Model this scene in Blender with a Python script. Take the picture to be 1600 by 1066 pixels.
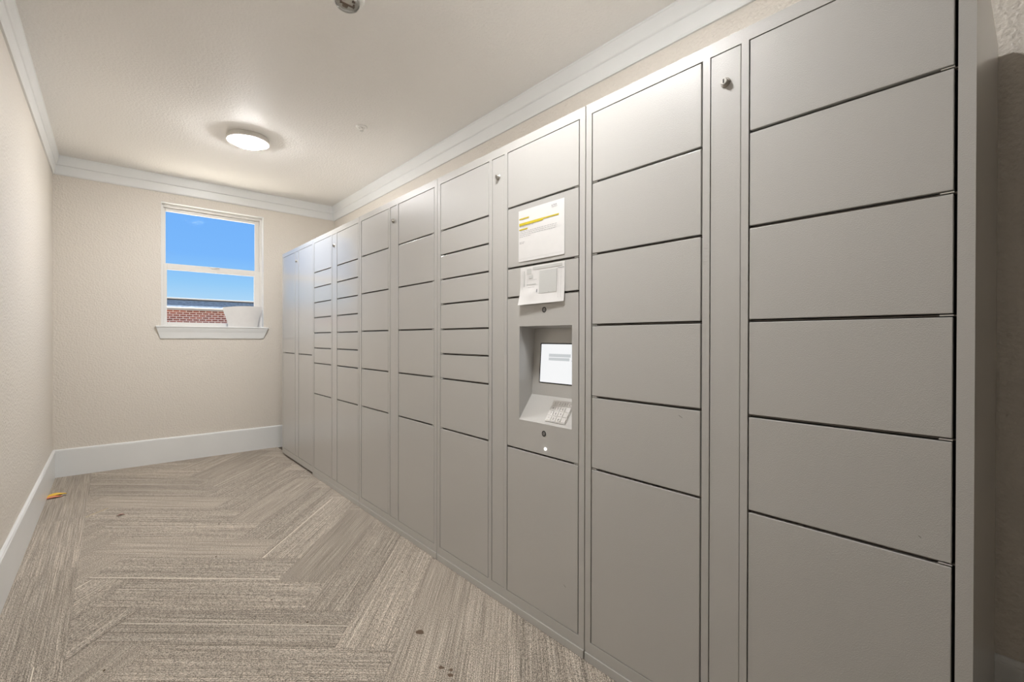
import bpy, bmesh, math, random
from mathutils import Vector, Matrix

for o in list(bpy.data.objects): bpy.data.objects.remove(o)
S = bpy.context.scene
COL = S.collection
random.seed(7)

# ------------------------------------------------------------------ camera, sky, lights, exposure
def lin(r, g, b):
    f = lambda c: (c/255/12.92) if c/255 <= .04045 else ((c/255+.055)/1.055)**2.4
    return (f(r), f(g), f(b), 1)

cd = bpy.data.cameras.new('camera'); cam = bpy.data.objects.new('camera', cd); COL.objects.link(cam)
cd.sensor_width = 36; cd.lens = 721.456/1600*36; cd.clip_start = .02
RX, UY, BZ = Vector((.75521, -.65548, .00214)), Vector((.00101, .00442, .99999)), Vector((-.65548, -.7552, .004))
m = Matrix((RX, UY, BZ)).transposed().to_4x4(); m.translation = (0, 0, 1.19); cam.matrix_world = m
S.camera = cam
S.view_settings.view_transform = 'Standard'; S.view_settings.look = 'None'
S.view_settings.gamma = 1; S.view_settings.use_curve_mapping = False
S.view_settings.exposure = 0.0

W = bpy.data.worlds.new('sky'); S.world = W; W.use_nodes = True
nt = W.node_tree; nt.nodes.clear()
tc = nt.nodes.new('ShaderNodeTexCoord'); sx = nt.nodes.new('ShaderNodeSeparateXYZ')
cr = nt.nodes.new('ShaderNodeValToRGB'); bg = nt.nodes.new('ShaderNodeBackground'); wo = nt.nodes.new('ShaderNodeOutputWorld')
nt.links.new(tc.outputs['Generated'], sx.inputs[0]); nt.links.new(sx.outputs['Z'], cr.inputs[0])
nt.links.new(cr.outputs[0], bg.inputs[0]); nt.links.new(bg.outputs[0], wo.inputs[0])
SKY = [(0, (200, 226, 242)), (.055, (186, 219, 244)), (.10, (150, 203, 247)), (.15, (124, 184, 251)), (.4, (104, 166, 244)), (1, (84, 146, 232))]
els = cr.color_ramp.elements
els[0].position = 0; els[0].color = lin(*SKY[0][1]); els[1].position = 1; els[1].color = lin(*SKY[-1][1])
for p, c in SKY[1:-1]:
    e = els.new(p); e.color = lin(*c)
bg.inputs['Strength'].default_value = 1.05

sd = bpy.data.lights.new('sun', 'SUN'); sun = bpy.data.objects.new('sun', sd); COL.objects.link(sun)
sd.energy = 45; sd.angle = .01; sd.color = (1, .95, .87)
sun.rotation_euler = (math.radians(8), math.radians(-38), 0)      # high from the side: full on the ground, raking over the building across

LAMPS = [(.80, 4.03), (.80, 1.18)]
CZ = 2.744                                                           # ceiling height
LAMP_RADIANCE = (215, 210)                                           # far lamp, near lamp
LAMP_COLOUR = (.99, .985, .98, 1)
#                                                 # the lamps' own diffusers give the room light

# ------------------------------------------------------------------ helpers
def tag(o, label=None, cat=None, group=None, kind=None):
    if label: o['label'] = label
    if cat: o['category'] = cat
    if group: o['group'] = group
    if kind: o['kind'] = kind
    return o

def link(name, me, mat=None, parent=None, loc=(0, 0, 0), kind=None):
    o = bpy.data.objects.new(name, me); COL.objects.link(o); o.location = loc
    if mat is not None and me is not None and not me.materials: me.materials.append(mat)
    if parent is not None: o.parent = parent
    if kind: o['kind'] = kind
    return o

def empty(name, loc, label, cat, group=None):
    o = bpy.data.objects.new(name, None); COL.objects.link(o); o.location = loc; o.empty_display_size = .1
    return tag(o, label, cat, group)

def mesh(bm, name='mesh', smooth=False):
    me = bpy.data.meshes.new(name); bm.normal_update(); bm.to_mesh(me); bm.free()
    if smooth:
        for p in me.polygons: p.use_smooth = True
    return me

def add_box(bm, a, b, bev=0, seg=1):
    x0, x1 = sorted((a[0], b[0])); y0, y1 = sorted((a[1], b[1])); z0, z1 = sorted((a[2], b[2]))
    v = [bm.verts.new(p) for p in ((x0,y0,z0),(x1,y0,z0),(x1,y1,z0),(x0,y1,z0),(x0,y0,z1),(x1,y0,z1),(x1,y1,z1),(x0,y1,z1))]
    fs = [bm.faces.new([v[i] for i in q]) for q in ((0,3,2,1),(4,5,6,7),(0,1,5,4),(1,2,6,5),(2,3,7,6),(3,0,4,7))]
    if bev:
        es = list({e for f in fs for e in f.edges})
        bmesh.ops.bevel(bm, geom=es, offset=bev, segments=seg, affect='EDGES', profile=.5)

def box(a, b, bev=0, seg=1):
    bm = bmesh.new(); add_box(bm, a, b, bev, seg); return mesh(bm)

def boxes(lst, bev=0):
    bm = bmesh.new()
    for a, b in lst: add_box(bm, a, b, bev)
    return mesh(bm)

def add_lathe(bm, prof, n=32, M=Matrix()):
    rings = []
    for r, z in prof:
        if r < 1e-6: rings.append([bm.verts.new(M @ Vector((0, 0, z)))])
        else: rings.append([bm.verts.new(M @ Vector((r*math.cos(2*math.pi*i/n), r*math.sin(2*math.pi*i/n), z))) for i in range(n)])
    for A, B in zip(rings, rings[1:]):
        for i in range(n):
            j = (i+1) % n
            if len(A) == 1 and len(B) == 1: continue
            if len(A) == 1: bm.faces.new((A[0], B[j], B[i]))
            elif len(B) == 1: bm.faces.new((A[i], A[j], B[0]))
            else: bm.faces.new((A[i], A[j], B[j], B[i]))

def lathe(prof, n=32, M=Matrix(), smooth=False):
    bm = bmesh.new(); add_lathe(bm, prof, n, M)
    bmesh.ops.recalc_face_normals(bm, faces=bm.faces)
    return mesh(bm, smooth=smooth)

def add_loft(bm, sections):
    """closed profile rings of equal length; capped at both ends"""
    R = [[bm.verts.new(p) for p in s] for s in sections]
    n = len(R[0])
    for A, B in zip(R, R[1:]):
        for i in range(n): bm.faces.new((A[i], A[(i+1) % n], B[(i+1) % n], B[i]))
    bm.faces.new(R[0][::-1]); bm.faces.new(R[-1])
def loft(sections):
    bm = bmesh.new(); add_loft(bm, sections); bmesh.ops.recalc_face_normals(bm, faces=bm.faces); return mesh(bm)

def mat(name, col, rough=.5, metal=0, spec=.5, bump=None, noise=None, rough_noise=None, coat=0, emit=None):
    """bump=(scale,strength,distance)  noise=(scale,amount,stretch)"""
    M = bpy.data.materials.new(name); M.use_nodes = True; t = M.node_tree; N = t.nodes; L = t.links
    p = N['Principled BSDF']; p.inputs['Base Color'].default_value = col; p.inputs['Roughness'].default_value = rough
    p.inputs['Metallic'].default_value = metal; p.inputs['Specular IOR Level'].default_value = spec
    if coat: p.inputs['Coat Weight'].default_value = coat; p.inputs['Coat Roughness'].default_value = .12
    if emit: p.inputs['Emission Color'].default_value = emit[0]; p.inputs['Emission Strength'].default_value = emit[1]
    g = N.new('ShaderNodeNewGeometry')
    if noise:
        n = N.new('ShaderNodeTexNoise'); n.inputs['Scale'].default_value = noise[0]; n.inputs['Detail'].default_value = 4
        mp = N.new('ShaderNodeMapping'); mp.inputs['Scale'].default_value = noise[2] if len(noise) > 2 else (1, 1, 1)
        L.new(g.outputs['Position'], mp.inputs[0]); L.new(mp.outputs[0], n.inputs['Vector'])
        r = N.new('ShaderNodeMapRange'); r.inputs['From Min'].default_value = .3; r.inputs['From Max'].default_value = .7
        r.inputs['To Min'].default_value = 1-noise[1]; r.inputs['To Max'].default_value = 1+noise[1]
        L.new(n.outputs['Fac'], r.inputs['Value'])
        v = N.new('ShaderNodeVectorMath'); v.operation = 'SCALE'; v.inputs[0].default_value = col[:3]
        L.new(r.outputs[0], v.inputs['Scale']); L.new(v.outputs[0], p.inputs['Base Color'])
    if rough_noise:
        n = N.new('ShaderNodeTexNoise'); n.inputs['Scale'].default_value = rough_noise[0]; n.inputs['Detail'].default_value = 5
        L.new(g.outputs['Position'], n.inputs['Vector'])
        r = N.new('ShaderNodeMapRange'); r.inputs['From Min'].default_value = .35; r.inputs['From Max'].default_value = .65
        r.inputs['To Min'].default_value = rough-rough_noise[1]; r.inputs['To Max'].default_value = rough+rough_noise[1]
        L.new(n.outputs['Fac'], r.inputs['Value']); L.new(r.outputs[0], p.inputs['Roughness'])
    if bump:
        n = N.new('ShaderNodeTexNoise'); n.inputs['Scale'].default_value = bump[0]; n.inputs['Detail'].default_value = 2
        L.new(g.outputs['Position'], n.inputs['Vector'])
        b = N.new('ShaderNodeBump'); b.inputs['Strength'].default_value = bump[1]; b.inputs['Distance'].default_value = bump[2]
        L.new(n.outputs['Fac'], b.inputs['Height']); L.new(b.outputs[0], p.inputs['Normal'])
    return M

M_wall = mat('wall_paint', lin(226, 219, 209), .42, bump=(75, 1, .005), spec=.45)
M_ceil = mat('ceiling_paint', lin(247, 244, 240), .6, bump=(70, 1, .0032), spec=.3)
M_trim = mat('white_trim_paint', lin(234, 235, 234), .32, noise=(3, .015))
M_steel = mat('grey_powder_coat', lin(186, 184, 180), .33, bump=(420, .6, .0010), coat=.8)
M_dark = mat('gap_shade_black', lin(18, 16, 14), .9)  # near-black colour standing in for the shade inside the door gaps
M_shelf = mat('shelf_edge', lin(120, 112, 104), .5)
M_black = mat('black_gap', lin(14, 13, 12), .7)
M_chrome = mat('chrome', lin(222, 220, 216), .28, metal=.75)
M_key = mat('brushed_steel', lin(205, 203, 200), .32, metal=.85)
M_plastic = mat('white_plastic', lin(250, 248, 244), .4)
M_paper = mat('white_paper', lin(224, 222, 220), .7, noise=(30, .015))
M_print = mat('grey_print', lin(140, 139, 142), .8)
M_print2 = mat('pale_grey_print', lin(200, 200, 197), .8)
M_yellow = mat('highlighter_yellow', lin(216, 196, 40), .7)
M_ink = mat('dark_print', lin(90, 88, 88), .8)

# carpet plank: streaks run along local X
def carpet():
    M = bpy.data.materials.new('streaked_carpet'); M.use_nodes = True; t = M.node_tree; N = t.nodes; L = t.links
    p = N['Principled BSDF']; p.inputs['Roughness'].default_value = .85; p.inputs['Specular IOR Level'].default_value = .25
    p.inputs['Sheen Weight'].default_value = .12
    tc = N.new('ShaderNodeTexCoord'); oi = N.new('ShaderNodeObjectInfo')
    mul = N.new('ShaderNodeMath'); mul.operation = 'MULTIPLY'; mul.inputs[1].default_value = 37.0; L.new(oi.outputs['Random'], mul.inputs[0])
    cb = N.new('ShaderNodeCombineXYZ'); L.new(mul.outputs[0], cb.inputs['Z'])
    ad = N.new('ShaderNodeVectorMath'); ad.operation = 'ADD'; L.new(tc.outputs['Object'], ad.inputs[0]); L.new(cb.outputs[0], ad.inputs[1])
    def streak(sx, sy, detail=2, rough=.5):
        mp = N.new('ShaderNodeMapping'); mp.inputs['Scale'].default_value = (sx, sy, 1); L.new(ad.outputs[0], mp.inputs[0])
        n = N.new('ShaderNodeTexNoise'); n.inputs['Scale'].default_value = 1; n.inputs['Detail'].default_value = detail
        n.inputs['Roughness'].default_value = rough
        L.new(mp.outputs[0], n.inputs['Vector']); return n.outputs['Fac']
    def ramp(fac, stops):
        r = N.new('ShaderNodeValToRGB'); e = r.color_ramp.elements
        e[0].position, e[0].color = stops[0]; e[1].position, e[1].color = stops[-1]
        for pos, c in stops[1:-1]: q = e.new(pos); q.color = c
        L.new(fac, r.inputs[0]); return r.outputs[0]
    def mix(fac, a, b, mode='MIX'):
        x = N.new('ShaderNodeMix'); x.data_type = 'RGBA'; x.blend_type = mode
        for s, v in ((0, fac), (6, a), (7, b)):
            if hasattr(v, 'is_linked') or hasattr(v, 'links'): L.new(v, x.inputs[s])
            else: x.inputs[s].default_value = v
        return x.outputs[2]
    W = lambda v: (v, v, v, 1)
    base = ramp(streak(2.4, 260, 2, .6), [(.32, lin(137, 127, 115)), (.5, lin(165, 154, 141)), (.68, lin(192, 182, 169))])
    broad = ramp(streak(1.6, 40, 2), [(.3, W(.88)), (.7, W(1.10))])
    c = mix(1.0, base, broad, 'MULTIPLY')
    tone = N.new('ShaderNodeMapRange'); tone.inputs['To Min'].default_value = .86; tone.inputs['To Max'].default_value = 1.10
    L.new(oi.outputs['Random'], tone.inputs['Value'])
    vm = N.new('ShaderNodeVectorMath'); vm.operation = 'SCALE'; L.new(c, vm.inputs[0]); L.new(tone.outputs[0], vm.inputs['Scale']); c = vm.outputs[0]
    # tufted loops: elongated speckle in rows
    sp = ramp(streak(190, 330, 1), [(.36, W(.40)), (.50, W(1.0)), (.64, W(1.55))])
    c = mix(.95, c, sp, 'MULTIPLY')
    # sparse cream and gold yarns
    acc = ramp(streak(.25, 88, 0), [(.765, W(0)), (.79, W(.9))])
    c = mix(acc, c, lin(230, 222, 206))
    gold = ramp(streak(.22, 59.3, 0), [(.155, W(.8)), (.165, W(0))])
    g2 = N.new('ShaderNodeMath'); g2.operation = 'GREATER_THAN'; g2.inputs[1].default_value = .72; L.new(oi.outputs['Random'], g2.inputs[0])
    gm = N.new('ShaderNodeMath'); gm.operation = 'MULTIPLY'; L.new(gold, gm.inputs[0]); L.new(g2.outputs[0], gm.inputs[1])
    c = mix(gm.outputs[0], c, lin(206, 176, 92))
    L.new(c, p.inputs['Base Color'])
    b = N.new('ShaderNodeBump'); b.inputs['Strength'].default_value = .5; b.inputs['Distance'].default_value = .002
    L.new(streak(230, 380, 1), b.inputs['Height']); L.new(b.outputs[0], p.inputs['Normal'])
    return M
M_carpet = carpet()

# ------------------------------------------------------------------ room shell
XL, XR, YB, YN, XK = -.376, 2.003, 5.523, -4.0, 1.3267
T = .14
OX0, OX1, OZ0, OZ1 = .361, 1.242, 1.297, 2.498     # window opening
link('floor', box((XL-T, YN-T, -.12), (XR+T, YB+T, -.006)), mat('carpet_backing', lin(92, 84, 74), .9), kind='structure')
floor = bpy.data.objects['floor']
link('ceiling', box((XL-T, YN-T, CZ), (XR+T, YB+T, CZ+.15)), M_ceil, kind='structure')
link('wall_left', box((XL-T, YN-T, -.006), (XL, YB+T, CZ)), M_wall, kind='structure')
link('wall_right', box((XR, YN-T, -.006), (XR+T, YB+T, CZ)), M_wall, kind='structure')
link('wall_near', box((XL, YN-T, -.006), (XR, YN, CZ)), M_wall, kind='structure')
link('wall_back', boxes([((XL, YB, -.006), (OX0, YB+T, CZ)), ((OX1, YB, -.006), (XR, YB+T, CZ)),
                         ((OX0, YB, -.006), (OX1, YB+T, OZ0)), ((OX0, YB, OZ1), (OX1, YB+T, CZ))]), M_wall, kind='structure')

# crown mouldings (profile: distance from wall, height below ceiling)
CROWN = [(0, -.1585), (.010, -.1585), (.013, -.152), (.015, -.147), (.0225, -.086), (.0205, -.083), (.0265, -.079), (.030, -.074), (.042, -.012), (.044, -.010), (.044, 0), (0, 0)]
def run(prof, A, B, nx, ny, mA, mB, z0):
    """moulding from A to B; n = inward normal; mA/mB = mitre factors along the run direction"""
    A = Vector(A); B = Vector(B); d = (B-A).normalized(); n = Vector((nx, ny))
    return loft([[(*(A + n*p + d*p*mA), z0+z) for p, z in prof], [(*(B + n*p - d*p*mB), z0+z) for p, z in prof]])
link('trim_1', run(CROWN, (XL, YN), (XL, YB), 1, 0, 0, 1, CZ), M_trim, kind='structure')
link('trim_2', run(CROWN, (XL, YB), (XR, YB), 0, -1, 1, 1, CZ), M_trim, kind='structure')
link('trim_3', run(CROWN, (XR, YN), (XR, YB), -1, 0, 0, 1, CZ), M_trim, kind='structure')
BASE = [(0, 0), (.015, 0), (.015, .224), (.0125, .2255), (.0125, .2275), (.0145, .229), (.011, .237), (.005, .241), (0, .241)]
link('baseboard_left', run(BASE, (XL, YN), (XL, YB), 1, 0, 0, 1, -.004), M_trim, kind='structure')
link('baseboard_back', run(BASE, (XL, YB), (XR, YB), 0, -1, 1, 1, -.004), M_trim, kind='structure')
BASER = [(p, z*1.06) for p, z in BASE]
link('baseboard_right', run(BASER, (XR, YN), (XR, YB-.02), -1, 0, 0, 0, -.004), M_trim, kind='structure')

# ------------------------------------------------------------------ window
M_glass = bpy.data.materials.new('window_glass'); M_glass.use_nodes = True
t = M_glass.node_tree; t.nodes.clear()
a = t.nodes.new('ShaderNodeBsdfTransparent'); a.inputs[0].default_value = (.97, .98, .98, 1)
b = t.nodes.new('ShaderNodeBsdfGlossy'); b.inputs['Roughness'].default_value = .01
f = t.nodes.new('ShaderNodeFresnel'); f.inputs['IOR'].default_value = 1.03; mx = t.nodes.new('ShaderNodeMixShader'); oo = t.nodes.new('ShaderNodeOutputMaterial')
t.links.new(f.outputs[0], mx.inputs[0]); t.links.new(a.outputs[0], mx.inputs[1]); t.links.new(b.outputs[0], mx.inputs[2]); t.links.new(mx.outputs[0], oo.inputs[0])
M_vinyl = mat('window_vinyl', lin(232, 229, 224), .35)
win = bpy.data.objects.new('window_1', None); COL.objects.link(win); win.location = (OX0, YB, OZ0); win['kind'] = 'structure'
def wpart(name, me, m): return link(name, me, m, win, (-OX0, -YB, -OZ0))
YF = YB+.070
wpart('window_frame', boxes([((OX0, YF, OZ0), (OX0+.022, YF+.065, OZ1)), ((OX1-.022, YF, OZ0), (OX1, YF+.065, OZ1)),
      ((OX0+.022, YF, OZ1-.030), (OX1-.022, YF+.065, OZ1)), ((OX0+.022, YF, OZ0), (OX1-.022, YF+.065, OZ0+.030))], .002), M_vinyl)
wpart('head_trim', box((OX0, YF-.014, OZ1-.014), (OX1, YF, OZ1), .002), M_vinyl)
wpart('reveal_liner', boxes([((OX0, YB-.001, .0+OZ0+.014), (OX0+.003, YF, OZ1)), ((OX1-.003, YB-.001, OZ0+.014), (OX1, YF, OZ1)), ((OX0+.003, YB-.001, OZ1-.003), (OX1-.003, YF, OZ1))]), M_trim)
def sash(y, x0, x1, z0, z1, gx0, gx1, gz0, gz1):
    s = wpart('sash', boxes([((x0, y, z0), (gx0, y+.028, z1)), ((gx1, y, z0), (x1, y+.028, z1)),
        ((gx0, y, gz1), (gx1, y+.028, z1)), ((gx0, y, z0), (gx1, y+.028, gz0))], .003), M_vinyl)
    link('glass_pane', box((gx0-.004, y+.011, gz0-.004), (gx1+.004, y+.015, gz1+.004)), M_glass, s)
    return s
sash(YF+.034, OX0+.022, OX1-.022, 1.868, OZ1-.030, .402, 1.181, 1.926, 2.436)
sash(YF+.004, OX0+.022, OX1-.022, OZ0+.028, 1.918, .410, 1.168, 1.350, 1.862)
wpart('sash_lock', boxes([((.78, YF-.006, 1.902), (.83, YF+.010, 1.916)), ((.80, YF-.012, 1.912), (.845, YF+.002, 1.920))], .002), M_vinyl)
# stool and apron
link('trim_4', boxes([((.316, YB-.034, 1.297), (1.286, YB, 1.311)), ((OX0+.0005, YB, 1.2975), (OX1-.0005, YF+.002, 1.311))], .003), M_trim, kind='structure')
def ap(x0, x1, yo, z): return [(x0, YB, z), (x1, YB, z), (x1, YB-yo, z), (x0, YB-yo, z)]
link('trim_5', loft([ap(.350, 1.240, .010, 1.189), ap(.351, 1.239, .011, 1.194), ap(.336, 1.262, .018, 1.25), ap(.324, 1.276, .027, 1.284), ap(.322, 1.280, .029, 1.2965)]), M_trim, kind='structure')

# curled sheet of white paper standing on the window stool
def sheet(fn, nu, nv, thick, name='sheet'):
    """closed thin sheet following fn(u,v)->Vector, thickness towards fn normal"""
    bm = bmesh.new(); G = [[None]*(nv+1) for _ in range(nu+1)]; H = [[None]*(nv+1) for _ in range(nu+1)]
    for i in range(nu+1):
        for j in range(nv+1):
            u, v = i/nu, j/nv; p = fn(u, v); e = 1e-3
            n = (fn(min(u+e, 1), v)-fn(max(u-e, 0), v)).cross(fn(u, min(v+e, 1))-fn(u, max(v-e, 0))).normalized()
            G[i][j] = bm.verts.new(p); H[i][j] = bm.verts.new(p+n*thick)
    for i in range(nu):
        for j in range(nv):
            bm.faces.new((G[i][j], G[i+1][j], G[i+1][j+1], G[i][j+1])); bm.faces.new((H[i][j], H[i][j+1], H[i+1][j+1], H[i+1][j]))
    for i in range(nu):
        for j in (0, nv): bm.faces.new((G[i][j], G[i+1][j], H[i+1][j], H[i][j]))
    for j in range(nv):
        for i in (0, nu): bm.faces.new((G[i][j], G[i][j+1], H[i][j+1], H[i][j]))
    bmesh.ops.recalc_face_normals(bm, faces=bm.faces)
    return mesh(bm, name, False)
def prints(fn, rects, off):
    bm = bmesh.new()
    for u0, u1, v0, v1 in rects:
        n = max(1, int((u1-u0)*24))
        for k in range(n):
            a, b = u0+(u1-u0)*k/n, u0+(u1-u0)*(k+1)/n
            q = []
            for u, v in ((a, v0), (b, v0), (b, v1), (a, v1)):
                p = fn(u, v); e = 1e-3
                nn = (fn(min(u+e, 1), v)-fn(max(u-e, 0), v)).cross(fn(u, min(v+e, 1))-fn(u, max(v-e, 0))).normalized()
                q.append(bm.verts.new(p+nn*off))
            bm.faces.new(q)
    return mesh(bm)
def curl(u, v):   # u: left->right, v: top->bottom
    xt0, xt1 = .868, 1.232; xb0, xb1 = .915, 1.185
    s = v*v*(3-2*v) if v < 1 else 1
    s = .25*v+.75*s
    x = (xt0+(xt1-xt0)*u)*(1-s)+(xb0+(xb1-xb0)*u)*s
    bow = .030*(1-(2*u-1)**2)
    y = YB+.026-bow-.012*v
    z = 1.530-.218*v + .010*math.sin(u*3.1)*(1-v) - (.018*(1-u))*(1-v)
    return Vector((x, y, z))
sh = link('curled_paper', sheet(curl, 36, 14, -.0012), M_paper)
tag(sh, 'curled white sheet of paper standing on the window sill', 'paper')
pr = [(.36+.07*i, .395+.07*i, .30, .62) for i in range(3)]
link('faint_print', prints(curl, pr, .0012), M_print2, sh)
link('printed_text', prints(curl, [(.585, .61, .40, .48), (.635, .72, .42, .47), (.58, .615, .58, .72), (.655, .69, .60, .65), (.42, .44, .60, .70), (.49, .51, .60, .70)], .0013), M_print, sh)

# ------------------------------------------------------------------ building across
YO = 26; k = YO/16
zz = lambda z: 1.19+(z-1.19)*k
def brick_mat():
    M = bpy.data.materials.new('red_brick'); M.use_nodes = True; t = M.node_tree; N = t.nodes; L = t.links; p = N['Principled BSDF']; p.inputs['Roughness'].default_value = .85
    g = N.new('ShaderNodeNewGeometry'); s = N.new('ShaderNodeSeparateXYZ'); c = N.new('ShaderNodeCombineXYZ')
    L.new(g.outputs['Position'], s.inputs[0]); L.new(s.outputs['X'], c.inputs['X']); L.new(s.outputs['Z'], c.inputs['Y'])
    b = N.new('ShaderNodeTexBrick'); b.inputs['Scale'].default_value = 1; b.inputs['Brick Width'].default_value = .25; b.inputs['Row Height'].default_value = .10
    b.inputs['Mortar Size'].default_value = .014; b.inputs['Color1'].default_value = lin(172, 96, 76); b.inputs['Color2'].default_value = lin(128, 74, 62); b.inputs['Mortar'].default_value = lin(226, 204, 188)
    L.new(c.outputs[0], b.inputs['Vector']); L.new(b.outputs['Color'], p.inputs['Base Color'])
    u = N.new('ShaderNodeBump'); u.inputs['Strength'].default_value = .4; u.invert = True; L.new(b.outputs['Fac'], u.inputs['Height']); L.new(u.outputs[0], p.inputs['Normal'])
    return M
bld = empty('brick_building', (4, YO+6, -3.4), 'red brick building with grey shingled parapet seen through the window', 'building')
def bp(name, me, m): return link(name, me, m, bld, (-4, -YO-6, 3.4))
bp('brick_wall', box((-16, YO, -3.4), (24, YO+12, zz(2.0))), brick_mat())
bp('cornice', boxes([((-16.2, YO-.22, zz(1.985)), (24.2, YO+.1, zz(2.03))), ((-16.3, YO-.30, zz(2.03)), (24.3, YO+.1, zz(2.062)))], .01), mat('cornice_paint', lin(176, 166, 156), .7))
bp('shingle_band', loft([[(x, YO-.29, zz(2.0625)), (x, YO+.3, zz(2.06)), (x, YO+.3, zz(2.275)), (x, YO-.28, zz(2.275))] for x in (-16.1, 24.1)]),
   mat('grey_shingles', lin(112, 126, 142), .8, noise=(7, .30, (1, 1, 3))))
bp('coping', boxes([((-16.2, YO-.34, zz(2.285)), (24.2, YO+.5, zz(2.325)))], .01), mat('coping_metal', lin(120, 118, 116), .6))
bp('coping_dark_rail', box((-16.15, YO-.29, zz(2.262)), (24.15, YO+.4, zz(2.29))), mat('dark_rail', lin(66, 60, 58), .7))  # dark rail just under the coping
bp('flat_roof', box((-16, YO+.5, zz(2.0)), (24, YO+12, zz(2.05))), mat('roofing', lin(150, 150, 148), .8))
link('ground', box((-60, 5.8, -3.6), (60, 15, -3.4)), mat('pale_bounce_ground', lin(186, 180, 170), .8, noise=(.6, .1)), kind='structure')  # unseen near strip, made pale to bounce sun up to the ceiling

link('ground', box((-60, 15, -3.6), (60, 90, -3.4)), mat('low_bounce_ground', lin(52, 52, 54), .9, noise=(2, .15)), kind='structure')  # unseen far ground, kept dark so little sun bounces onto the brick

# ------------------------------------------------------------------ carpet planks (herringbone, 9 x 36 in, plus a straight row along the left wall)
def clip(poly, ax, lim, keep_less):
    out = []
    for i in range(len(poly)):
        p, q = poly[i], poly[(i+1) % len(poly)]
        a, b = (p[ax]-lim)*(1 if keep_less else -1), (q[ax]-lim)*(1 if keep_less else -1)
        if a <= 0: out.append(p)
        if a*b < 0:
            s = a/(a-b); out.append((p[0]+(q[0]-p[0])*s, p[1]+(q[1]-p[1])*s))
    return out
def inset_plank(cx, cy, ang, L, Wd, regions):
    ca, sa = math.cos(ang), math.sin(ang); g = .0006
    base = [(-L/2+g, -Wd/2+g), (L/2-g, -Wd/2+g), (L/2-g, Wd/2-g), (-L/2+g, Wd/2-g)]
    for (x0, x1, y0, y1) in regions:
        P = [(cx+ca*x-sa*y, cy+sa*x+ca*y) for x, y in base]
        for ax, lim, kl in ((0, x1, True), (0, x0, False), (1, y1, True), (1, y0, False)):
            P = clip(P, ax, lim, kl)
            if len(P) < 3: break
        if len(P) < 3: continue
        A = abs(sum(P[i][0]*P[(i+1) % len(P)][1]-P[(i+1) % len(P)][0]*P[i][1] for i in range(len(P))))/2
        if A < .0004: continue
        Q = [((x-cx)*ca+(y-cy)*sa, -(x-cx)*sa+(y-cy)*ca) for x, y in P]
        bm = bmesh.new(); lo = [bm.verts.new((x, y, -.006)) for x, y in Q]; hi = [bm.verts.new((x, y, 0)) for x, y in Q]
        bm.faces.new(lo[::-1]); bm.faces.new(hi); n = len(Q)
        for i in range(n): bm.faces.new((lo[i], lo[(i+1) % n], hi[(i+1) % n], hi[i]))
        o = link('carpet_plank', mesh(bm), M_carpet, floor, (cx, cy, 0)); o.rotation_euler = (0, 0, ang)
XBR = -.130
regs = [(XBR, XK+.05, .05, YB), (XBR, XR, YN, .05)]
WP = .238
TH = math.radians(-41.8); ax_, ay_ = math.cos(TH), math.sin(TH)
u0, w0 = -2.372, -2.717
seen = set()
for i in range(-60, 60):
    for j in range(-60, 60):
        t_ = (i-j) % 8
        key = ('A', i-t_, j) if t_ < 4 else ('B', i, j+t_-4-3)
        if key in seen: continue
        seen.add(key)
        if key[0] == 'A': uc, wc = key[1]+2, key[2]+.5
        else: uc, wc = key[1]+.5, key[2]+2
        U = u0+WP*uc; n_ = -(w0+WP*wc)
        X = U*ax_-n_*ay_; Y = U*ay_+n_*ax_
        if not (XBR-.6 < X < XR+.6 and YN-.6 < Y < YB+.6): continue
        inset_plank(X, Y, TH if key[0] == 'A' else TH+math.pi/2, WP*4, WP, regs)
for q in range(-1, 10):
    yc = 4.2+.4525-.905*q
    inset_plank((XL+XBR)/2, yc, math.pi/2, .905, XBR-XL, [(XL, XBR, YN, YB)])
# stains and crumbs
M_stain = mat('stain', lin(104, 86, 70), .9)
def blob(name, x, y, rx, ry, rot, h, m, parent=None, seed=0, z=0):
    rnd = random.Random(seed); bm = bmesh.new(); n = 14
    ring = []
    for i in range(n):
        a = 2*math.pi*i/n; r = 1+rnd.uniform(-.22, .22)
        ring.append((rx*r*math.cos(a), ry*r*math.sin(a)))
    lo = [bm.verts.new((px, py, 0)) for px, py in ring]; hi = [bm.verts.new((px*.8, py*.8, h)) for px, py in ring]
    bm.faces.new(lo[::-1]); bm.faces.new(hi)
    for i in range(n): bm.faces.new((lo[i], lo[(i+1) % n], hi[(i+1) % n], hi[i]))
    o = link(name, mesh(bm), m, parent, (x, y, z)); o.rotation_euler = (0, 0, rot); return o
for q, (x, y, rx, ry) in enumerate([(.944, 1.655, .013, .018), (.902, 1.425, .008, .011), (.921, 1.392, .006, .008), (.905, 1.372, .009, .011)]):
    blob('stain', x, y, rx, ry, .5, .0004, M_stain, floor, q)
w = empty('candy_wrapper', (-.322, 4.860, 0), 'torn yellow and orange candy wrapper on the carpet by the left baseboard', 'wrapper')
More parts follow.
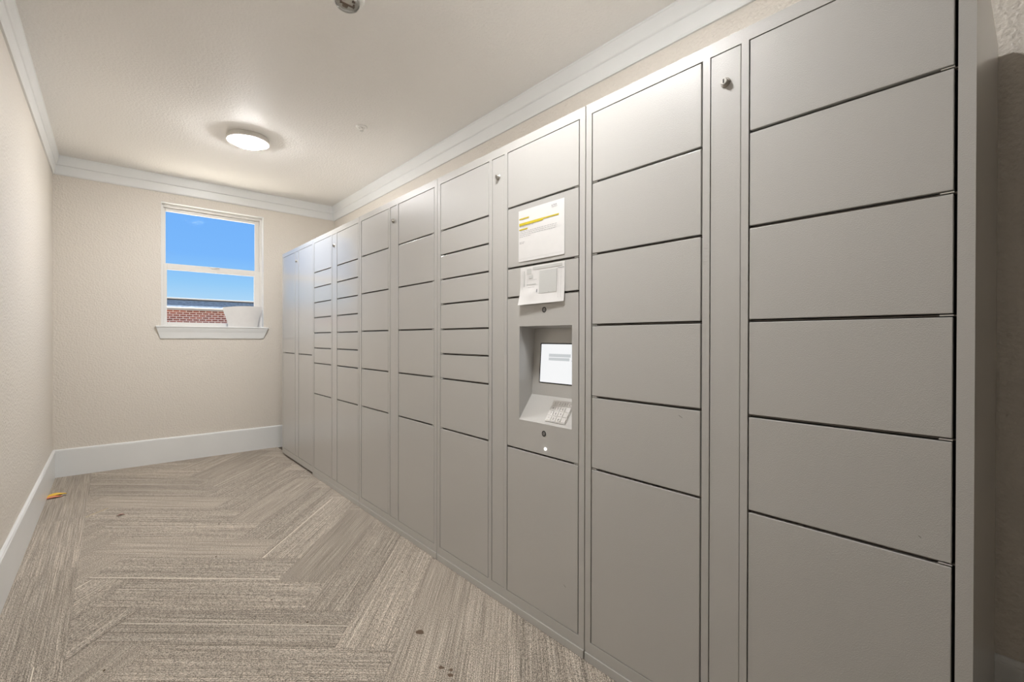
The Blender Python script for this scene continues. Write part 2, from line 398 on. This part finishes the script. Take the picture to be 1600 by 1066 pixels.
def petal(ln, wd, lift, m, name, loc, rz):
    bm = bmesh.new(); n = 8; T_, B_ = [], []
    for i in range(n+1):
        s = i/n; hw = wd*math.sin(math.pi*min(max(s, .04), .96))**.6; z = .002+lift*math.sin(math.pi*s)
        T_.append((bm.verts.new((ln*(s-.5), hw, z+.001)), bm.verts.new((ln*(s-.5), -hw, z+.001))))
        B_.append((bm.verts.new((ln*(s-.5), hw, z)), bm.verts.new((ln*(s-.5), -hw, z))))
    for i in range(n):
        bm.faces.new((T_[i][0], T_[i][1], T_[i+1][1], T_[i+1][0])); bm.faces.new((B_[i][0], B_[i+1][0], B_[i+1][1], B_[i][1]))
        for s in (0, 1): bm.faces.new((T_[i][s], T_[i+1][s], B_[i+1][s], B_[i][s]))
    for i in (0, n): bm.faces.new((T_[i][0], T_[i][1], B_[i][1], B_[i][0]))
    bmesh.ops.recalc_face_normals(bm, faces=bm.faces)
    o = link(name, mesh(bm), m, w, loc); o.rotation_euler = (0, 0, rz); return o
petal(.115, .034, .012, mat('yellow_foil', lin(246, 200, 40), .4), 'yellow_flap', (.008, .022, 0), .32)['label'] = 'yellow flap'
petal(.095, .026, .008, mat('orange_foil', lin(240, 148, 112), .4), 'orange_flap', (-.004, -.032, 0), .2)['label'] = 'orange flap'
petal(.040, .010, .004, mat('pale_foil', lin(205, 196, 196), .4), 'pale_flap', (.050, -.008, 0), .3)['label'] = 'pale flap'
lf = empty('dried_leaf', (.046, 4.052, 0), 'small curled reddish brown leaf scrap lying mid carpet', 'leaf')
w = lf
petal(.046, .009, .006, mat('leaf_brown', lin(120, 76, 62), .7), 'leaf_blade', (0, 0, 0), -.1)
petal(.036, .005, .008, mat('leaf_pale', lin(214, 184, 172), .6), 'leaf_edge', (.002, .003, .003), -.1)
CR = ['tiny dark crumb in the middle of the herringbone carpet', 'tiny dark crumb farthest along the carpet, just beyond the leaf scrap', 'tiny dark crumb nearest the camera in mid carpet', 'tiny dark crumb a little left of the nearest mid carpet one', 'tiny dark crumb on the carpet near the left baseboard', 'tiny dark crumb on the carpet close to the locker plinths']
for q, (px, py) in enumerate([(.43, 2.95), (.52, 3.46), (.62, 2.02), (.55, 2.30), (-.02, 2.20), (1.12, 2.14)]):
    c_ = blob('crumb', px, py, .004, .003, q, .003, M_stain, None, 20+q)
    tag(c_, CR[q], 'crumb', 'dark crumbs on the carpet')

# ------------------------------------------------------------------ ceiling fixtures
M_diff = [mat('lamp_diffuser', lin(255, 252, 246), .5, emit=(LAMP_COLOUR, p)) for p in LAMP_RADIANCE]
M_house = mat('lamp_housing', lin(226, 222, 214), .45)
def ceiling_lamp(x, y, label, md):
    r = empty('ceiling_light', (x, y, CZ), label, 'ceiling light', None)
    link('housing', lathe([(.0, 0), (.138, 0), (.140, -.004), (.140, -.014), (.147, -.016), (.147, -.036), (.143, -.041), (.124, -.041), (.123, -.039), (.122, -.020), (0, -.020)], 48), M_house, r)
    link('diffuser', lathe([(0, -.028), (.1215, -.028), (.1215, -.040), (.117, -.048), (.104, -.057), (.08, -.064), (.04, -.069), (0, -.070)], 48), md, r)
    return r
ceiling_lamp(*LAMPS[0], 'round white disc lamp glowing on the ceiling in front of the window', M_diff[0])
ceiling_lamp(*LAMPS[1], 'round white disc lamp on the ceiling above the near end of the lockers', M_diff[1])
# sprinkler
sp = empty('fire_sprinkler', (1.386, 3.282, CZ), 'small white pendent fire sprinkler head on the ceiling beside the lamp', 'sprinkler')
link('escutcheon', lathe([(0, 0), (.040, 0), (.041, -.003), (.036, -.010), (.022, -.012), (.018, -.006), (0, -.006)], 32), M_plastic, sp)
bm = bmesh.new(); add_lathe(bm, [(0, -.006), (.008, -.006), (.008, -.014), (.005, -.016), (0, -.016)], 16)
for s_ in (-1, 1):
    x0_, x1_ = sorted((s_*.008, s_*.011)); add_box(bm, (x0_, -.002, -.013), (x1_, .002, -.028))
    x0_, x1_ = sorted((0, s_*.011)); add_box(bm, (x0_, -.002, -.028), (x1_, .002, -.030))
link('frame_arms', mesh(bm), M_plastic, sp)
link('deflector', lathe([(0, -.0305), (.013, -.0305), (.014, -.032), (0, -.033)], 20), M_chrome, sp)
# alarm
M_clear = bpy.data.materials.new('clear_lens'); M_clear.use_nodes = True
t = M_clear.node_tree; t.nodes.clear()
a = t.nodes.new('ShaderNodeBsdfTransparent'); a.inputs[0].default_value = (.99, .99, .98, 1)
b = t.nodes.new('ShaderNodeBsdfGlossy'); b.inputs['Roughness'].default_value = .06
f = t.nodes.new('ShaderNodeFresnel'); f.inputs['IOR'].default_value = 1.5; mx = t.nodes.new('ShaderNodeMixShader'); oo = t.nodes.new('ShaderNodeOutputMaterial')
t.links.new(f.outputs[0], mx.inputs[0]); t.links.new(a.outputs[0], mx.inputs[1]); t.links.new(b.outputs[0], mx.inputs[2]); t.links.new(mx.outputs[0], oo.inputs[0])
al = empty('ceiling_strobe', (.805, 2.065, CZ), 'round white ceiling strobe alarm with a clear lens, cut by the top of the photo', 'alarm')
link('base', lathe([(0, 0), (.074, 0), (.076, -.004), (.075, -.022), (.068, -.030), (.056, -.033), (0, -.033)], 40), M_plastic, al)
link('clear_lens', lathe([(.052, -.033), (.052, -.046), (.046, -.056), (.032, -.062), (0, -.064), (0, -.061), (.030, -.059), (.044, -.053), (.049, -.045), (.049, -.033)], 32, smooth=True), M_clear, al)
bm = bmesh.new()
add_box(bm, (-.030, -.004, -.046), (.030, .004, -.050)); add_box(bm, (-.032, -.006, -.033), (-.027, .006, -.050)); add_box(bm, (.027, -.006, -.033), (.032, .006, -.050))
add_box(bm, (-.012, .016, -.033), (.010, .030, -.044)); add_box(bm, (.014, -.030, -.033), (.026, -.018, -.042))
link('flash_tube', mesh(bm), mat('tube_brown', lin(120, 100, 84), .4), al)
link('reflector', lathe([(0, -.0335), (.046, -.0335), (.047, -.042), (.044, -.042), (.030, -.036), (0, -.035)], 24), M_plastic, al)

# ------------------------------------------------------------------ parcel lockers
HT, ZD0, ZD1 = 2.054, .074, 2.016
DG = .008
mesh_cache = {}
def door_mesh(w_, h_):
    k_ = (round(w_, 3), round(h_, 3))
    if k_ not in mesh_cache:
        mesh_cache[k_] = box((0, -w_/2, -h_/2), (.018, w_/2, h_/2), .0016, 2); mesh_cache[k_].materials.append(M_steel)
    return mesh_cache[k_]
M_lock = mat('lock_metal', lin(188, 184, 178), .3, metal=.9)
lock_body = lathe([(0, 0), (.0135, 0), (.0135, .003), (.0115, .005), (.0100, .005), (.0095, .012), (.0085, .0135), (0, .0135)], 24, Matrix.Rotation(-math.pi/2, 4, 'Y')); lock_body.materials.append(M_lock)
lock_slot = box((-.0142, -.0016, -.0055), (-.0125, .0016, .0055)); lock_slot.materials.append(M_black)
tab_mesh = box((-.0005, -.011, -.0014), (.012, .011, .0014), .0006); tab_mesh.materials.append(M_chrome)

def add_quad_ring(bm, x, o, i):
    """flat ring in plane X=x between outer rect o and inner rect i : (y0,y1,z0,z1)"""
    def R(r): return [bm.verts.new((x, r[0], r[2])), bm.verts.new((x, r[1], r[2])), bm.verts.new((x, r[1], r[3])), bm.verts.new((x, r[0], r[3]))]
    A, B = R(o), R(i)
    for q in range(4): bm.faces.new((A[q], A[(q+1) % 4], B[(q+1) % 4], B[q]))
    return A, B

def module(y0, y1, rowsA, rowsB, label, kiosk=None, plinth=True, service=True):
    s = (y1-y0)/1.027
    r = empty('parcel_locker', (XK+.3, (y0+y1)/2, 0), label, 'locker')
    off = (-(XK+.3), -(y0+y1)/2, 0)
    P = lambda name, me, m_=None, par=None, loc=None: link(name, me, m_, par or r, loc if loc else (off if par is None else (0, 0, 0)))
    g = .0019
    Y = lambda v: y0+v*s
    B0, B1, P0, P1, A0, A1 = Y(.029), Y(.447), Y(.467), Y(.556), Y(.578), Y(.999)
    xb = XR-.03
    zb = .034 if plinth else .022
    bars = [((XK, y0+g, zb), (XK+.02, B0, HT)), ((XK, A1, zb), (XK+.02, y1-g, HT)),
            ((XK, B1, ZD0), (XK+.02, P0, ZD1)), ((XK, P1, ZD0), (XK+.02, A0, ZD1)),
            ((XK, B0, ZD1), (XK+.02, A1, HT)), ((XK, B0, zb), (XK+.02, A1, ZD0))]
    P('front_frame', boxes(bars), M_steel)
    cab = [((XK+.02, y0+g, zb), (xb, y0+g+.012, HT)), ((XK+.02, y1-g-.012, zb), (xb, y1-g, HT)),
           ((XK+.02, y0+g+.012, HT-.012), (xb, y1-g-.012, HT)), ((XK+.02, y0+g+.012, zb), (xb, y1-g-.012, zb+.012)),
           ((xb-.012, y0+g+.012, zb+.012), (xb, y1-g-.012, HT-.012))]
    P('cabinet', boxes(cab), M_steel)
    # near-black sheet behind the doors paints shade into the gaps; shelf lips follow
    inner = [((XK+.024, B0-.008, ZD0-.006), (XK+.034, A1+.008, ZD1+.006))]
    if kiosk:
        inner = [((XK+.024, B1-.002, ZD0-.006), (XK+.034, A1+.008, ZD1+.006)), ((XK+.024, B0-.008, ZD0-.006), (XK+.034, B1-.002, kiosk[0]+.02)),
                 ((XK+.024, B0-.008, kiosk[1]-.02), (XK+.034, B1-.002, ZD1+.006))]
    P('gap_shade_sheet', boxes(inner), M_dark)
    for rows, a, b in ((rowsA, A0, A1), (rowsB, B0, B1)):
        for z in rows: P('shelf_lip', box((XK+.012, a, z-.0012), (XK+.024, b, z+.0012)), M_shelf)
    if plinth: P('plinth', box((XK-.004, y0+g+.001, 0), (xb-.02, y1-g-.001, .0325), .0012), M_steel)
    else: P('plinth', box((XK+.03, y0+g+.001, 0), (xb-.02, y1-g-.001, .022)), M_black)  # set-back block, painted black for the shadowed gap under the locker
    if service:
        d = link('service_panel', door_mesh(P1-P0-.004, ZD1-ZD0-.004), None, r, (XK+.0012+off[0], (P0+P1)/2+off[1], (ZD0+ZD1)/2))
        lk = link('lock', lock_body, None, d, (0, 0, 1.925-(ZD0+ZD1)/2)); lk['label'] = 'chrome cam lock'
        link('keyhole', lock_slot, None, d, (0, 0, 1.925-(ZD0+ZD1)/2))
    doors = {}
    for colname, rows, a, b in (('A', rowsA, A0, A1), ('B', rowsB, B0, B1)):
        zs = [ZD1+DG/2-.002]+rows+[ZD0-DG/2+.002]
        ga, gb = (.0060, .0028)
        for q in range(len(zs)-1):
            zt, zb_ = zs[q]-DG/2, zs[q+1]+DG/2
            if kiosk and colname == 'B' and abs(zs[q]-kiosk[1]) < .01: continue
            yy0, yy1 = a+ga, b-gb
            d = link('door', door_mesh(yy1-yy0, zt-zb_), None, r, (XK+.0015+off[0], (yy0+yy1)/2+off[1], (zt+zb_)/2))
            doors[(colname, q)] = d
            if q:
                ty = (a+.016) if colname == 'B' else (b-.014)
                if y1 < 3.2: link('latch_tab', tab_mesh, None, d, (.001, ty-(yy0+yy1)/2, (zt-zb_)/2+DG/2))
    return r, off, doors

R5 = [1.762, 1.500, 1.242, .980, .717]
SM = [1.765, 1.635, 1.505, 1.374, 1.241, 1.111, .980, .716]
S2 = [1.760, 1.630, 1.500, 1.370, 1.240, 1.110, .980, .717]
m5 = module(.090, 1.1145, R5, R5, 'nearest grey steel parcel locker with two columns of six large doors')
m4 = module(1.1145, 2.143, SM, [1.767, 1.501, 1.372, .717], 'grey steel parcel locker with the touchscreen, keypad and taped paper notices', kiosk=(.717, 1.372))
m3 = module(2.143, 3.175, [1.766, 1.505, 1.243, .982, .718], [1.766, 1.505, 1.243, .982, .718], 'grey steel parcel locker of twelve large doors left of the touchscreen locker, slightly scuffed')
m2 = module(3.175, 4.172, S2, S2, 'grey steel parcel locker with two columns of nine small doors, second farthest')
m1 = module(4.172, 5.125, [1.048], [1.047], 'farthest grey steel parcel locker with only four tall doors, beside the window wall', plinth=False)

# scuffs
M_scuff = mat('scuff', lin(118, 110, 104), .5)
def scuff(mod, key, y, z, w_, h_, rot):
    d = mod[2][key]; bm = bmesh.new(); add_box(bm, (-.0003, -w_/2, -h_/2), (.0005, w_/2, h_/2))
    o = link('scuff_mark', mesh(bm), M_scuff, d, (0, 0, 0))
    wl = Vector((XK+.0015, y, z)); par = Vector(d.location)+Vector((XK+.3, 0, 0)); par.y += (mod[0].location.y); 
    o.location = wl-par; o.rotation_euler = (rot, 0, 0)
scuff(m5, ('A', 4), .735, .952, .014, .0015, .5)
scuff(m5, ('B', 4), .175, .762, .006, .0015, .7)
scuff(m4, ('B', 4), 1.215, .232, .012, .0018, .5)

# ---- kiosk panel of m4
r, off, _ = m4
Yc = lambda v: 1.1145+v*(2.143-1.1145)/1.027
PB0, PB1 = Yc(.029)+.005, Yc(.447)-.002
z0, z1 = .717+DG/2, 1.372-DG/2
oy0, oy1, oz0, oz1 = 1.181, 1.482, .845, 1.245
X0 = XK+.0015
def kiosk_mesh():
    bm = bmesh.new()
    # front plate with rectangular opening, thickness .004; lens holes are separate recessed parts
    A, B = add_quad_ring(bm, X0, (PB0, PB1, z0, z1), (oy0, oy1, oz0, oz1))
    # outer side walls
    C = [bm.verts.new((X0+.018, *p)) for p in ((PB0, z0), (PB1, z0), (PB1, z1), (PB0, z1))]
    for q in range(4): bm.faces.new((A[q], A[(q+1) % 4], C[(q+1) % 4], C[q]))
    # recess: top back edge, knee, front lower edge
    xt, xk_, zt, zk = 1.421, 1.403, 1.236, .949
    L_ = [(X0, oz1), (xt, zt), (xk_, zk), (X0, oz0)]
    V0 = [B[3], bm.verts.new((xt, oy0, zt)), bm.verts.new((xk_, oy0, zk)), B[0]]
    V1 = [B[2], bm.verts.new((xt, oy1, zt)), bm.verts.new((xk_, oy1, zk)), B[1]]
    for q in range(3): bm.faces.new((V0[q], V1[q], V1[q+1], V0[q+1]))
    bm.faces.new(V0); bm.faces.new(V1[::-1])
    return mesh(bm)
kp = link('control_panel', kiosk_mesh(), M_steel, r, off); kp['label'] = 'control panel with a recessed bay'
# screen on the back plane of the bay
pa, pb = Vector((1.421, 0, 1.236)), Vector((1.403, 0, .949))
dz = (pa-pb).normalized(); nrm = Vector((dz.z, 0, -dz.x)) * -1    # towards camera (-X)
def on_back(y, z, o_=0):
    s_ = (z-pb.z)/(pa.z-pb.z); p = pb+(pa-pb)*s_; p = Vector((p.x, y, p.z)) + nrm*o_; return p
def plate(fn, ya, yb, za, zb_, o0, o1):
    bm = bmesh.new(); v = [bm.verts.new(fn(y, z, o_)) for o_ in (o0, o1) for y, z in ((ya, za), (yb, za), (yb, zb_), (ya, zb_))]
    for q in ((0,3,2,1),(4,5,6,7),(0,1,5,4),(1,2,6,5),(2,3,7,6),(3,0,4,7)): bm.faces.new([v[i] for i in q])
    bmesh.ops.recalc_face_normals(bm, faces=bm.faces)
    return mesh(bm)
scb = link('screen', plate(on_back, 1.198, 1.4395, 1.002, 1.1735, -.001, .0010), M_black, r, off); scb['label'] = 'touchscreen with black edge'
M_screen = mat('screen_white', lin(40, 40, 40), .15, emit=(lin(250, 251, 252), .93))
M_sgrey = mat('screen_grey', lin(40, 40, 40), .15, emit=(lin(206, 210, 212), .9))
link('display', plate(on_back, 1.202, 1.434, 1.006, 1.169, .0010, .0014), M_screen, scb)
def strips(fn, rects, o_):
    bm = bmesh.new()
    for ya, yb, za, zb_ in rects: bm.faces.new([bm.verts.new(fn(y, z, o_)) for y, z in ((ya, za), (yb, za), (yb, zb_), (ya, zb_))])
    return mesh(bm)
link('display_text', strips(on_back, [(1.262, 1.386, 1.115, 1.128), (1.268, 1.386, 1.100, 1.112), (1.225, 1.258, 1.100, 1.103)], .0018), M_sgrey, scb)
# keypad on the sloping tray
pk, pf = Vector((1.403, 0, .949)), Vector((X0, 0, .845))
ds = (pf-pk).normalized(); ns = Vector((ds.z, 0, -ds.x)); ns = ns if ns.z > 0 else -ns
TL = (pf-pk).length
def on_tray(y, s_, o_=0):
    p = pk+ds*s_; return Vector((p.x, y, p.z))+ns*o_
ky0, ky1, ks0, ks1 = 1.221, 1.333, .016, .114
kb = link('keypad', plate(on_tray, ky0, ky1, ks0, ks1, 0, .003), M_key, r, off); kb['label'] = 'metal keypad'
kw, kh = .0235, .0185
for row in range(4):
    for c_ in range(4):
        yc = ky1-.016-c_*.0268; sc = ks0+.015+row*.0232
        link('key', plate(on_tray, yc-kw/2, yc+kw/2, sc-kh/2, sc+kh/2, .003, .0048), M_key, kb)
LEG = [['1', '2', '3', 'C'], ['4', '5', '6', ''], ['7', '8', '9', ''], ['*', '0', '#', '']]
dg = bpy.context.evaluated_depsgraph_get()
def text_mesh(txt, size):
    cu = bpy.data.curves.new('t', 'FONT'); cu.body = txt; cu.size = size; cu.align_x = 'CENTER'; cu.align_y = 'CENTER'; cu.resolution_u = 3
    o = bpy.data.objects.new('t', cu); COL.objects.link(o); bpy.context.view_layer.update()
    me = bpy.data.meshes.new_from_object(o.evaluated_get(bpy.context.evaluated_depsgraph_get())); bpy.data.objects.remove(o); return me
bm = bmesh.new()
for row in range(4):
    for c_ in range(4):
        if not LEG[row][c_]: continue
        me = text_mesh(LEG[row][c_], .015); yc = ky1-.016-c_*.0268; sc = ks0+.015+row*.0232
        tmp = bmesh.new(); tmp.from_mesh(me)
        for v in tmp.verts: v.co = on_tray(yc-v.co.x, sc-v.co.y, .0052)
        m2_ = bpy.data.meshes.new('x'); tmp.to_mesh(m2_); tmp.free(); bm.from_mesh(m2_)
link('key_numbers', mesh(bm), M_ink, kb)
# camera / screw holes and the lit indicator
for z in (1.310, .806):
    h = link('round_port', lathe([(0, .0012), (.0115, .0012), (.0115, .0002), (.0095, .0002), (.0095, .0007), (0, .0007)], 28, Matrix.Translation((X0+.0002, 1.331, z)) @ Matrix.Rotation(-math.pi/2, 4, 'Y')), M_black, r, off)
    h['label'] = 'dark round port'
    link('port_disc', lathe([(0, .0022), (.0080, .0022), (.0080, .0012), (0, .0012)], 24, Matrix.Translation((X0+.0002, 1.3295, z)) @ Matrix.Rotation(-math.pi/2, 4, 'Y')), mat('port_grey', lin(110, 108, 106), .4), h)
led = link('indicator_light', lathe([(0, .004), (.003, .0035), (.0045, .002), (.005, 0), (0, 0)], 16, Matrix.Translation((X0, 1.322, .745)) @ Matrix.Rotation(-math.pi/2, 4, 'Y')), mat('led_white', lin(255, 255, 255), .3, emit=((1, 1, 1, 1), 12)), r, off)
led['label'] = 'small bright white indicator light'

# ---- paper notices
def notice_fn(u, v):
    b_ = .0035*math.sin(math.pi*v)*0+.004*max(0, v-.6)**2*(u)
    yl, yr = 1.487, 1.2195
    return Vector((X0-.0012-b_-.0012*math.sin(math.pi*u), yl+(yr-yl)*u, 1.740-(.219)*v))
n1 = link('paper_notice', sheet(notice_fn, 10, 8, 0.0004), M_paper)
tag(n1, 'white paper notice with yellow highlighted lines on the touchscreen locker', 'notice')
# make sure prints lie on the viewer side: check the normal once
def nrm_of(fn):
    e = 1e-3; return (fn(.5+e, .5)-fn(.5-e, .5)).cross(fn(.5, .5+e)-fn(.5, .5-e)).normalized()
sg = 1 if nrm_of(notice_fn).x < 0 else -1
link('highlighter_stroke', prints(notice_fn, [(.02, .25, .155, .178)], sg*.0011), M_yellow, n1)
link('highlighter_stroke', prints(notice_fn, [(.02, .89, .250, .276)], sg*.0011), M_yellow, n1)
link('highlighter_stroke', prints(notice_fn, [(.02, .56, .276, .300)], sg*.0011), M_yellow, n1)
link('highlighter_stroke', prints(notice_fn, [(.02, .22, .362, .385)], sg*.0011), M_yellow, n1)
def words(u0_, u1_, v, h, seed):
    rnd = random.Random(seed); out = []; u = u0_
    while u < u1_:
        e = min(u1_, u+rnd.uniform(.02, .06)); out.append((u, e, v, v+h)); u = e+.012
    return out
T1 = []
for q, (a_, b_, v) in enumerate([(.05, .85, .415), (.03, .86, .448), (.03, .84, .482), (.03, .30, .515), (.03, .16, .62), (.03, .13, .645)]): T1 += words(a_, b_, v, .006, q)
T1 += words(.04, .36, .318, .006, 40)
link('printed_text', prints(notice_fn, T1, sg*.0010), M_print, n1)
link('highlighted_text', prints(notice_fn, words(.03, .24, .164, .005, 31)+words(.03, .87, .261, .005, 32)+words(.03, .55, .286, .005, 33)+words(.03, .21, .371, .005, 34), sg*.0014), mat('text_on_yellow', lin(196, 176, 50), .7), n1)
link('letterhead_logo', prints(notice_fn, [(.745, .76, .062, .088), (.775, .785, .055, .085), (.80, .815, .06, .088), (.825, .845, .06, .066), (.83, .842, .066, .088), (.74, .86, .100, .104), (.75, .85, .110, .113)], sg*.0010), M_print, n1)
link('bottom_rule', prints(notice_fn, [(.02, .97, .945, .949)], sg*.0010), M_print2, n1)

def map_fn(u, v):
    yl, yr = 1.4735, 1.2175
    c_ = max(0, v-.35)/.65
    out = .0015 + (.0165*(1-u)+.006*u)*c_**2 + .004*math.exp(-((u-.28)/.12)**2-((v-.72)/.16)**2)
    return Vector((X0-out, yl+(yr-yl)*u, 1.4945-.158*v+.004*c_*(u-.5)))
n2 = link('map_sheet', sheet(map_fn, 40, 36, .0004), M_paper)
tag(n2, 'crumpled pale floor plan sheet curling off the locker below the notice', 'map')
link('plan_areas', prints(map_fn, [(.30, .95, .03, .10), (.16, .27, .06, .20), (.20, .30, .24, .32), (.46, .84, .15, .74), (.16, .38, .46, .49), (.08, .11, .10, .52)], sg*.0010), M_print2, n2)
link('plan_lines', prints(map_fn, [(.86, .99, .135, .150), (.48, .62, .455, .462), (.50, .56, .60, .606), (.66, .68, .68, .72), (.40, .42, .62, .70), (.20, .35, .55, .556), (.18, .182, .22, .50), (.88, .882, .18, .9), (.93, .932, .18, .9), (.20, .40, .36, .364), (.05, .05+.003, .1, .6)], sg*.0013), M_print, n2)

for o in bpy.data.objects:
    if o.parent and o.name.split('.')[0] in ('printed_text', 'faint_print', 'highlighted_text', 'letterhead_logo', 'plan_areas', 'plan_lines', 'display_text', 'key_numbers'): o['kind'] = 'stuff'
